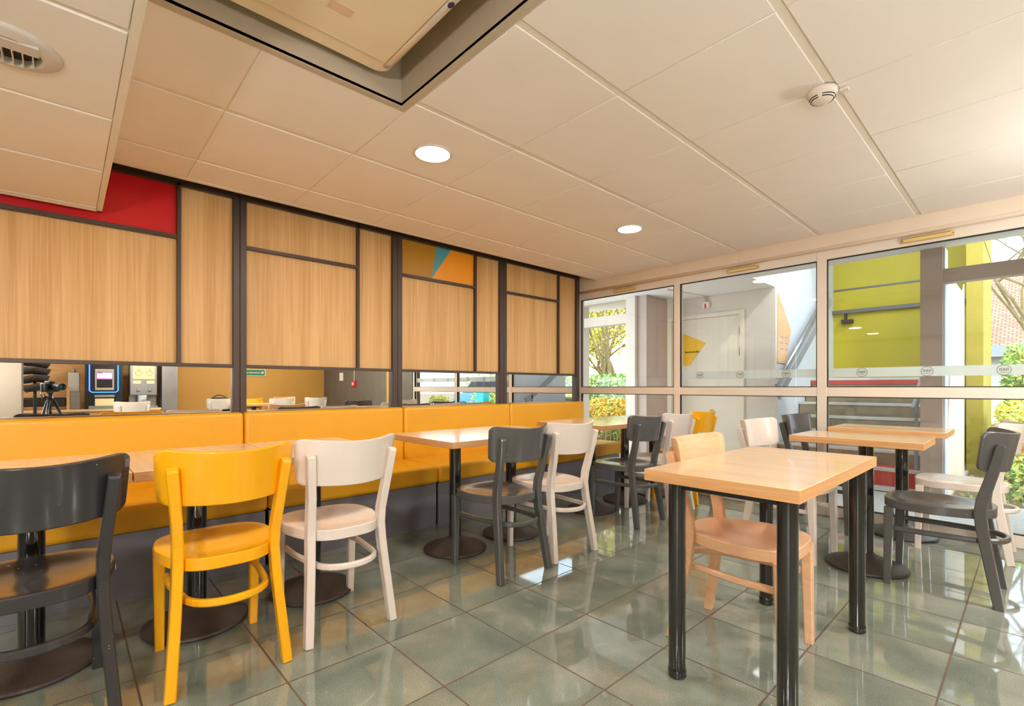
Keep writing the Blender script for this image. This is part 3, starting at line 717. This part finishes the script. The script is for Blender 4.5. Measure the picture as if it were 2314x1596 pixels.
bxo('display_frame', (-.225, -.20, -.12, .12, .31, .66), M['acs'], t, .004)
bxo('display', (-.228, -.224, -.10, .10, .35, .61), M['camblack'], t)
bm = B(); box(bm, -.231, -.227, -.095, .095, .49, .60); box(bm, -.2325, -.2305, -.095, .095, .49, .505, mi=1); box(bm, -.2325, -.2305, -.09, -.03, .585, .60, mi=1); obj('screen', bm, [M['screen'], M['magenta']], t)
bxo('spout', (-.26, -.20, -.13, .13, .19, .23), M['steel'], t, .008); bxo('drip_tray', (-.27, -.2, -.2, .2, 0, .05), M['steel'], t, .004); bxo('cup_panel', (-.215, -.2, -.12, .12, .05, .17), M['juice'], t, .003)
t = thing('juice_dispenser', 'silver juice dispenser with lit fruit panel, in the mirror', 'juice dispenser', (3.22, 1.02, .70))
bxo('housing', (-.16, .2, -.19, .19, .22, .80), M['steel'], t, .01); bxo('back', (.02, .2, -.19, .19, 0, .22), M['steel'], t)
bxo('light_panel', (-.166, -.158, -.15, .15, .50, .78), M['juice'], t, .002)
bm = B()
for cy in (-.07, .075):
    pts = [(-.168, cy+.045*math.cos(a), .60+.042*math.sin(a)) for a in [2*PI*k/20 for k in range(21)]]; sweep(bm, pts, circ(.0022, 6), up=Vector((1, 0, 0)), cap=False)
    pts = [(-.168, cy+.02*k/5, .645+.018*math.sin(PI*k/5)+.004*k) for k in range(6)]; sweep(bm, pts, circ(.0022, 6), up=Vector((1, 0, 0)))
obj('fruit_drawing', bm, M['ink'], t)
bxo('small_panel', (-.166, -.158, -.15, -.04, .42, .47), M['juice'], t); bxo('small_panel', (-.166, -.158, .04, .15, .42, .47), M['juice'], t)
for cy in (-.08, .08):
    bm = B(); lathe(bm, [(0, .28), (.02, .28), (.02, .33), (0, .33)], (-.18, cy, 0), 16); obj('tap', bm, M['steel'], t)
bxo('drip_tray', (-.24, .05, -.19, .19, 0, .03), M['steel'], t, .003)
t = thing('steel_pitcher', 'shiny steel jug under the juice taps, in the mirror', 'jug', (3.08, 1.0, .73))
bm = B(); lathe(bm, [(0, 0), (.075, 0), (.08, .01), (.08, .19), (.076, .195), (.07, .19)], seg=28); obj('jug_body', bm, M['steel'], t)
# crate shelf, baskets
t = thing('wooden_crate', 'light wooden crate rack with dark trays on the counter, in the mirror', 'crate', (3.2, -.22, .70))
bm = B()
for y in (-.33, .25):
    for x in (-.15, .15): box(bm, x-.015, x+.015, y, y+.035, 0, .36)
    box(bm, -.15, .15, y, y+.035, .02, .05)
obj('crate_frame', bm, M['counter_wood'], t)
bxo('tray', (-.13, .13, -.29, .25, .05, .19), M['darkbag'], t, .02); bxo('lid_sheet', (-.14, .14, -.29, .25, .20, .205), M['steel'], t)
for k, (z, s, lab) in enumerate(((1.0, 1.0, 'lowest'), (1.12, 1.12, 'second from the bottom'), (1.24, 1.2, 'third from the bottom'), (1.36, 1.25, 'topmost'))):
    bm = B(); lathe(bm, [(0, 0), (.10*s, 0), (.125*s, .03), (.15*s, .11), (.143*s, .11), (.115*s, .03), (0, .02)], seg=22)
    for v in bm.verts: v.co.z += .02*math.sin(v.co.y*14+k); v.co.x += random.uniform(-.004, .004)
    tag(obj('dark_basket', bm, M['basket'], loc=(3.0, -.62, z)), 'dark brown basket of the stack in the mirror, ' + lab, 'basket', 'stack of dark baskets in the mirror')
bm = B(); lathe(bm, [(.02, 0), (.02, 1.6)], seg=12); lathe(bm, [(.0, 0), (.16, 0), (.16, .02), (0, .03)], seg=28)
for z in (1.0, 1.12, 1.24, 1.36): lathe(bm, [(0, z-.004), (.07, z-.004), (.07, z+.001), (0, z+.001)], seg=20)
tag(obj('basket_stand', bm, M['camblack'], loc=(3.0, -.62, .0)), 'dark metal stand carrying the stack of baskets, in the mirror', 'stand')
for ch in list(bpy.data.objects):
    if ch.name.startswith('basket_stand'): ch.location = (2.70, -.32, 0)
    if ch.name.startswith('dark_basket'): ch.location.x = 2.70; ch.location.y = -.32
t = thing('drink_dispenser', 'clear cold-drink dispenser with a tap behind the camera, in the mirror', 'dispenser', (3.3, .12, .70))
bxo('tank', (-.06, .06, -.07, .07, .28, .60), M['valve'], t, .01); bxo('base', (-.08, .08, -.08, .08, 0, .28), M['steel'], t, .005)
bm = B(); lathe(bm, [(0, .60), (.03, .60), (.02, .64), (.008, .67), (0, .68)], seg=16); obj('lid', bm, M['steel'], t)

# exit sign, alarm point, control box on the far walls
t = thing('exit_sign', 'green emergency exit sign in an ivory frame on the mustard wall, in the mirror', 'sign', (RX-.001, 3.02, 1.36))
bxo('sign_frame', (-.03, 0, -.27, .27, -.065, .09), M['plastic'], t, .004); bxo('sign_face', (-.034, -.03, -.25, .25, -.048, .08), M['green_sign'], t)
bm = B(); lathe(bm, [(0, -.037), (.028, -.037), (.028, -.034)], (0, .20, .015), 20, axis='x'); box(bm, -.037, -.034, -.23, -.10, .0, .02); box(bm, -.037, -.034, -.08, .15, .005, .018); obj('pictogram', bm, M['plastic'], t)
for o_ in t.children:
    if o_.name.startswith('pictogram'): pass
t = thing('fire_alarm_point', 'red manual fire alarm box with white pipe on the slate wall, in the mirror', 'alarm', (2.46, WY-.03, 1.13))
bxo('alarm_box', (-.07, .07, -.05, 0, -.06, .06), M['redplastic'], t, .006); bxo('button', (-.03, .03, -.054, -.05, -.03, .03), M['plastic'], t, .001)
bm = B(); sweep(bm, [(0, -.015, .06), (0, -.015, 1.15)], circ(.012, 10), smooth=True); obj('conduit', bm, M['plastic'], t)
bm = B(); box(bm, 3.05, 3.22, WY-.05, WY-.03, 1.20, 1.38, bev=.004); tag(obj('control_box', bm, M['plastic']), 'square pale control box on the slate wall, in the mirror', 'control box')

# ------------------------------------------------------------------ outside: porch, stairwell, garden
bm = B(); box(bm, -12, 12, WY+.05, 6.25, -.12, -.02); box(bm, -4.0, -.57, 6.2, 9.6, -.12, -.02); struct('terrace', bm, M['gravel'])
bm = B(); box(bm, -60, 60, 6.2, 70, -.3, -.06); box(bm, -60, -12, -30, 6.2, -.3, -.06); box(bm, 12, 60, -30, 6.2, -.3, -.06); struct('ground', bm, M['soil'])
bm = B(); box(bm, -12, 12, -20, BY-.12, -.15, -.03); struct('rear_terrace', bm, M['gravel'])  # pale unseen ground outside the added rear openings, bounces daylight in
# porch ceiling
PZ = 2.37
bm = B(); box(bm, -5.2, -2.29, WY+.05, 6.79, PZ, 2.8); box(bm, -2.285, .9, WY+.05, 6.05, PZ, 2.8); struct('porch_ceiling', bm, mat('porch_soffit', srgb(242, 240, 236), .8, var=.01))
# porch front: left window opening and white pier, taupe column
bm = B()
box(bm, -5.2, -4.86, 5.9, 6.2, -.02, PZ); box(bm, -4.86, -4.02, 5.98, 6.12, 1.99, 2.13); box(bm, -4.02, -3.87, 5.98, 6.2, -.02, PZ); box(bm, -4.86, -4.02, 5.98, 6.12, 2.335, PZ)
struct('porch_frame', bm, M['extwhite'])
bm = B(); box(bm, -3.87, -3.725, 6.05, 6.10, -.02, PZ); box(bm, -3.80, -3.725, 6.10, 6.62, -.02, PZ); box(bm, -.735, -.575, 6.0, 6.25, -.02, PZ); box(bm, -.575, .9, 6.02, 6.14, 2.035, 2.165); struct('porch_column', bm, M['taupe'])
bm = B(); box(bm, -5.25, -5.1, WY+.05, 6.1, -.02, PZ); struct('porch_side_wall', bm, M['extwhite'])
# white reveal boards beside the right-hand column
bm = B(); box(bm, -.575, -.560, 6.03, 6.25, -.02, 2.035); box(bm, -.575, -.560, 6.03, 6.25, 2.165, PZ); box(bm, -.60, -.575, 6.25, 7.95, -.02, 2.2)
struct('white_reveal', bm, M['bluewhite'])
bm = B(); prism(bm, [(6.30, -.02), (7.94, -.02), (7.94, 2.3), (7.86, 2.22), (6.50, 1.20), (6.30, .6)], 'x', -.575, -.563); struct('stair_side_board', bm, M['plaster'])
# wall with door
bm = B(); box(bm, -4.0, -2.285, 6.8, 6.92, -.02, 4.2); struct('porch_wall', bm, M['extwhite'])
dr = struct('door_1')
bm = B(); box(bm, -3.795, -3.735, 6.77, 6.81, 0, 2.115); box(bm, -2.735, -2.675, 6.77, 6.81, 0, 2.115); box(bm, -3.735, -2.735, 6.77, 6.81, 2.06, 2.115); obj('door_frame', bm, M['doorpaint'], dr)
bxo('door_leaf', (-3.733, -2.737, 6.785, 6.805, .01, 2.055), M['doorpaint'], dr, .002)
for z in (1.83, 1.55): bxo('hinge', (-2.745, -2.725, 6.77, 6.785, z-.06, z+.06), M['plastic'], dr, .003)
t = thing('yellow_notice', 'yellow angular notice stuck on the cream door behind the glass', 'notice', (-3.40, 6.783, 1.64))
bm = B(); prism(bm, [(-.30, -.26), (-.06, -.26), (.19, .06), (-.30, .28)], 'y', -.004, 0); obj('notice_board', bm, M['yellowsign'], t)
bm = B()
for k in range(8): box(bm, -.12+.028*k, -.10+.028*k, -.006, -.004, -.075, -.058 if k % 2 else -.052)
obj('notice_text', bm, M['ink'], t)
t = thing('junction_box', 'white junction box with a red switch and white pipe above the door', 'junction box', (-3.20, 6.80, 2.235))
bxo('box_body', (-.045, .045, -.05, 0, -.05, .05), M['plastic'], t, .006); bxo('switch', (-.012, .012, -.056, -.05, -.04, .02), M['redplastic'], t, .002)
bm = B(); sweep(bm, [(0, -.03, .05), (0, -.03, .10), (-.02, -.12, .128), (-.12, -.9, .128)], circ(.016, 10), smooth=True); obj('conduit', bm, M['plastic'], t)
# stairwell
bm = B(); box(bm, -2.40, -2.287, 6.921, 9.499, -.02, 4.2); struct('stairwell_wall', bm, M['bluewhite'])
bm = B(); box(bm, -2.4, -.594, 9.5, 9.62, -.02, 4.4); struct('stairwell_back_wall', bm, M['lime'])
bm = B(); box(bm, -.593, -.433, 8.6, 10.3, -.06, 4.5); box(bm, -.60, -.428, 8.59, 10.31, 2.95, 2.98); struct('lime_pillar', bm, M['limestucco'])
bm = B(); box(bm, -2.45, -.30, 7.3, 9.7, 4.4, 4.5); struct('stairwell_sky_blocker', bm, M['extwhite'])  # unseen cover added to cut the sky light falling on the lime wall
st = thing('staircase', 'concrete staircase with pale nosings rising behind the glass', 'staircase', (-1.5, 6.6, 0))
for k in range(7):
    bm = B(); y0 = .28*k; z1 = .17*(k+1)
    box(bm, -.775, .70, y0, 2.89 if k == 6 else y0+.30, -.02 if k == 0 else z1-.34, z1, bev=.003, seg=1)
    s_ = obj('step', bm, M['redline'] if k == 0 else M['concrete'], st)
    bm = B(); box(bm, -.785, .704, y0-.006, y0+.04, z1-.03, z1+.004); obj('nosing', bm, M['nosing'], s_)
bxo('landing_edge', (-.78, .70, 1.672, 1.682, 1.10, 1.155), M['redline'], st, label='red band under the landing')
t = thing('handrail', 'wide grey metal handrail sloping up the white stairwell wall', 'handrail', (-2.15, 6.5, 0))
bm = B(); sweep(bm, [(0, .0, .96), (0, 2.25, 2.40)], rsec(.03, .13, .004)); obj('rail', bm, M['railpale'], t)
bm = B(); sweep(bm, [(-.03, -.0, 1.09), (-.03, 2.25, 2.53)], circ(.02, 12), smooth=True); sweep(bm, [(-.28, 0, 1.035), (.0, 0, 1.035)], circ(.016, 10), smooth=True); obj('grab_tube', bm, M['steel'], t)
bm = B(); 
for y, z in ((.4, 1.2), (1.8, 2.1)): box(bm, -.13, .0, y-.02, y+.02, z-.01, z+.01)
obj('bracket', bm, M['steel'], t)
t = thing('handrail', 'pale metal handrail on the right side of the stairs beside the taupe column', 'handrail', (-.85, 6.5, 0))
bm = B(); sweep(bm, [(0, 0, .80), (0, 2.0, 2.03)], rsec(.03, .12, .004)); obj('rail', bm, M['railpale'], t)
bm = B(); box(bm, -.015, .015, .15, .19, .12, .90); box(bm, -.015, .015, 1.6, 1.64, 1.15, 1.80); obj('post', bm, M['steel'], t)
t = thing('handrail', 'horizontal grey handrail fixed across the lime wall', 'handrail', (-1.4, 9.5, 2.30))
bm = B(); box(bm, -.95, .8, -.08, -.05, -.03, .03, bev=.004); obj('rail', bm, M['railgrey'], t)
bm = B(); box(bm, -.72, -.69, -.07, 0, -.14, -.03); box(bm, -.76, -.60, -.09, 0, -.19, -.13, bev=.005); obj('bracket', bm, M['gasket'], t)
bm = B(); box(bm, -2.28, -.60, 9.488, 9.502, 2.66, 2.685); struct('trim_2', bm, M['railgrey'])
t = thing('wall_sign', 'pale wood angular sign with faint lines on the white stairwell wall', 'sign', (-2.285, 6.85, 1.74))
bm = B(); prism(bm, [(.0, -.36), (.30, -.36), (.52, .10), (.02, .56)], 'x', 0, .012); obj('sign_board', bm, M['beech'], t)
bm = B()
for a in range(2):
    for k in range(3): box(bm, .012, .0135, .10+.17*a, .20+.17*a, -.02-.08*k, .0-.08*k)
obj('sign_text', bm, M['taupe'], t)

# ------------------------------------------------------------------ garden
def leaves(bm, n, x0, x1, y0, y1, z0, z1, s, mi=None, rnd=True):
    for _ in range(n):
        c = Vector((random.uniform(x0, x1), random.uniform(y0, y1), random.uniform(z0, z1)))
        if rnd:
            u = Vector(((c.x-(x0+x1)/2)/((x1-x0)/2), (c.y-(y0+y1)/2)/((y1-y0)/2), (c.z-(z0+z1)/2)/((z1-z0)/2)))
            if abs(u.x)**6+abs(u.y)**4+abs(u.z)**6 > 1: continue
        a = Vector((random.gauss(0, 1), random.gauss(0, 1), random.gauss(0, 1))).normalized(); b = a.orthogonal().normalized()
        q = s*random.uniform(.6, 1.3)
        vs = [bm.verts.new(c+a*q), bm.verts.new(c+b*q*.45), bm.verts.new(c-a*q), bm.verts.new(c-b*q*.45)]
        f = bm.faces.new(vs); f.material_index = random.randrange(mi) if mi else 0
def hedge(name, x0, x1, y0, y1, z1, mats, label, n, s=.045, cat='hedge', stems=0, zf=None):
    t = thing(name, label, cat, ((x0+x1)/2, (y0+y1)/2, -.06)); cx, cy = (x0+x1)/2, (y0+y1)/2
    bm = B(); z0 = zf if zf is not None else 0.0
    leaves(bm, n, x0-cx, x1-cx, y0-cy, y1-cy, z0, z1+.06, s, len(mats)); obj('foliage', bm, mats, t)
    bm = B()
    for _ in range(stems or int((x1-x0)*6)+2):
        x = random.uniform(x0-cx, x1-cx)*.95; y = random.uniform(y0-cy, y1-cy)*.8; P = [(x, y, 0)]
        for k in range(3): P.append((P[-1][0]+random.uniform(-.09, .09), P[-1][1]+random.uniform(-.06, .06), P[-1][2]+z1/3*.95))
        sweep(bm, P, [circ(.009, 5), circ(.007, 5), circ(.005, 5), circ(.003, 5)])
    obj('stems', bm, M['bark'], t); return t
hedge('green_hedge', -9.0, -4.6, 8.2, 9.3, 1.34, [M['leaf_g'], M['leaf_b'], M['leaf_g']], 'clipped green hedge seen through the left-hand pane', 15000, .05)
hedge('amber_hedge', -8.0, -4.2, 7.2, 7.6, .86, [M['leaf_o'], M['leaf_y'], M['leaf_o']], 'amber-leaved thin hedge with bare stems in front of the green hedge', 3000, .035, stems=150, zf=.50)
hedge('yellow_hedge', -.34, .9, 8.3, 9.4, .92, [M['leaf_y'], M['leaf_b']], 'bright yellow clipped shrub beyond the lime pillar', 5000, .04, 'shrub')
hedge('yellow_hedge', -.33, 3.2, 7.7, 8.2, .62, [M['leaf_y'], M['leaf_r'], M['leaf_b']], 'low yellow and reddish hedge below the bright shrub', 5000, .035)
hedge('conifer_shrub', -.35, .35, 10.5, 11.2, 1.75, [M['leaf_g'], M['leaf_b']], 'soft green upright conifer at the right edge outside', 4500, .05, 'shrub')
hedge('garden_plant', -.28, .5, 6.55, 7.2, .42, [M['leaf_b'], M['leaf_g']], 'low leafy plants growing in the bare soil by the terrace', 700, .035, 'plant')
hedge('garden_plant', .9, 3.6, 8.4, 9.4, 1.0, [M['leaf_g'], M['leaf_y']], 'green and yellow bushes outside, reflected in the mirror', 6000, .05, 'shrub')
hedge('green_hedge', 3.0, 9.0, 12, 13, 1.6, [M['leaf_g'], M['leaf_b']], 'long green hedge by the parking, reflected in the mirror', 7000, .07)
bm = B(); leaves(bm, 2500, -.5, 4, 6.3, 8.3, -.05, .0, .03, 2, False); tag(obj('ground_cover', bm, [M['leaf_g'], M['bark']]), 'litter of dry and green leaves on the soil', 'ground cover', kind='stuff')
def tree(x, y, h, label, seed, spread=.5, nbud=2500, bs=.05, depth=5, r0=.11):
    random.seed(seed)
    t = thing('garden_tree', label, 'tree', (x, y, -.06)); bm = B(); tips = []
    def grow(p, d, L, r, k):
        pts = [p]; dd = d.copy()
        for _ in range(4):
            dd = (dd+Vector((random.gauss(0, .12), random.gauss(0, .12), random.gauss(0, .06)+.05))).normalized(); pts.append(pts[-1]+dd*L/4)
        sweep(bm, pts, [circ(r*(1-.11*i), 5 if k < 4 else 3) for i in range(5)], up=Vector((.3, .9, .1)), smooth=True, cap=False)
        if k <= 2: tips.extend(pts[1:])
        if k == 0: return
        for _ in range(3 if k > 1 else 4):
            nd = (dd+Vector((random.gauss(0, spread), random.gauss(0, spread), random.gauss(.1, spread*.6)))).normalized()
            grow(pts[random.choice((2, 3, 4, 4))], nd, L*random.uniform(.62, .82), r*.58, k-1)
    for _ in range(3): grow(Vector((random.uniform(-.15, .15), random.uniform(-.15, .15), 0)), Vector((random.gauss(0, .22), random.gauss(0, .22), 1)).normalized(), h*.32, r0, depth-1)
    obj('branches', bm, M['bark'], t)
    bm = B()
    for _ in range(nbud):
        c = random.choice(tips)+Vector((random.gauss(0, .12), random.gauss(0, .12), random.gauss(0, .12))); a = Vector((random.gauss(0, 1), random.gauss(0, 1), random.gauss(0, 1))).normalized(); b = a.orthogonal()
        q = bs*random.uniform(.6, 1.2); f = bm.faces.new([bm.verts.new(c+a*q), bm.verts.new(c+b*q*.5), bm.verts.new(c-a*q), bm.verts.new(c-b*q*.5)]); f.material_index = random.randrange(2)
    obj('buds', bm, [M['leaf_b'], M['leaf_y']], t)
tree(-8.0, 11.3, 6.0, 'budding spring tree with yellowish buds seen through the left-hand pane', 3, .5, 9000, .032, 6, .075)
tree(-11.2, 15.8, 6.5, 'second budding tree farther off behind the left hedge', 5, .5, 9000, .06, 5, .09)
tree(.35, 13.5, 7.0, 'bare branching tree in front of the tiled roof at the right edge', 11, .55, 700, .03, 6, .08)
tree(7.5, 15.0, 6.5, 'budding tree beyond the parking, reflected in the mirror', 17, .5, 3000, .07)
bm = B(); box(bm, -40, -8, 22, 24, -.1, 3.2); struct('garden_wall', bm, M['extwhite'])
# neighbouring house
t = thing('house', 'low house with a clay-tiled roof and grey fascia beyond the garden', 'house', (4, 23, 0))
bxo('wall', (-9, 12, -2.4, 6, -.1, 2.0), M['bluewhite'], t); bxo('fascia', (-9.3, 12.3, -3.0, -2.7, 1.95, 2.28), M['fascia'], t)
bm = B(); prism(bm, [(-2.95, 2.25), (3.2, 5.5), (9.3, 2.25)], 'x', -9.4, 12.4); obj('roof', bm, M['roof'], t)
# things outside only the mirror shows
t = thing('parked_car', 'blue car parked beyond the bushes, reflected in the mirror', 'car', (4.2, 10.6, -.05))
bm = B(); prism(bm, [(-2, .25), (2, .25), (2.05, .7), (1.5, .85), (.9, 1.35), (-.9, 1.4), (-1.6, .95), (-2.05, .8)], 'y', -.8, .8)
bmesh.ops.bevel(bm, geom=bm.edges[:], offset=.06, segments=2, affect='EDGES'); obj('car_body', bm, M['carblue'], t)
bm = B(); prism(bm, [(-1.3, .95), (1.25, .93), (.85, 1.28), (-.85, 1.32)], 'y', -.81, .81); obj('car_window', bm, M['gasket'], t)
for x in (-1.3, 1.3):
    for y in (-.75, .75):
        bm = B(); lathe(bm, [(0, -.1), (.3, -.1), (.32, -.06), (.32, .06), (.3, .1), (0, .1)], (x, y, .32), 24, axis='y'); obj('wheel', bm, M['gasket'], t)
bm = B(); box(bm, 2.42, 2.75, 8.15, 8.35, -.06, 1.0, bev=.02); tag(obj('cyan_bin', bm, M['cyan']), 'bright cyan outdoor bin among the plants, reflected in the mirror', 'bin')
t = thing('planter', 'grey planter box with a yellow-green plant on the terrace, in the mirror', 'planter', (.95, 5.75, -.02))
bxo('pot', (-.22, .22, -.2, .2, 0, .62), M['plinth'], t, .01); bm = B(); leaves(bm, 900, -.2, .2, -.18, .18, .58, .9, .04, 2); obj('foliage', bm, [M['leaf_y'], M['leaf_b']], t)
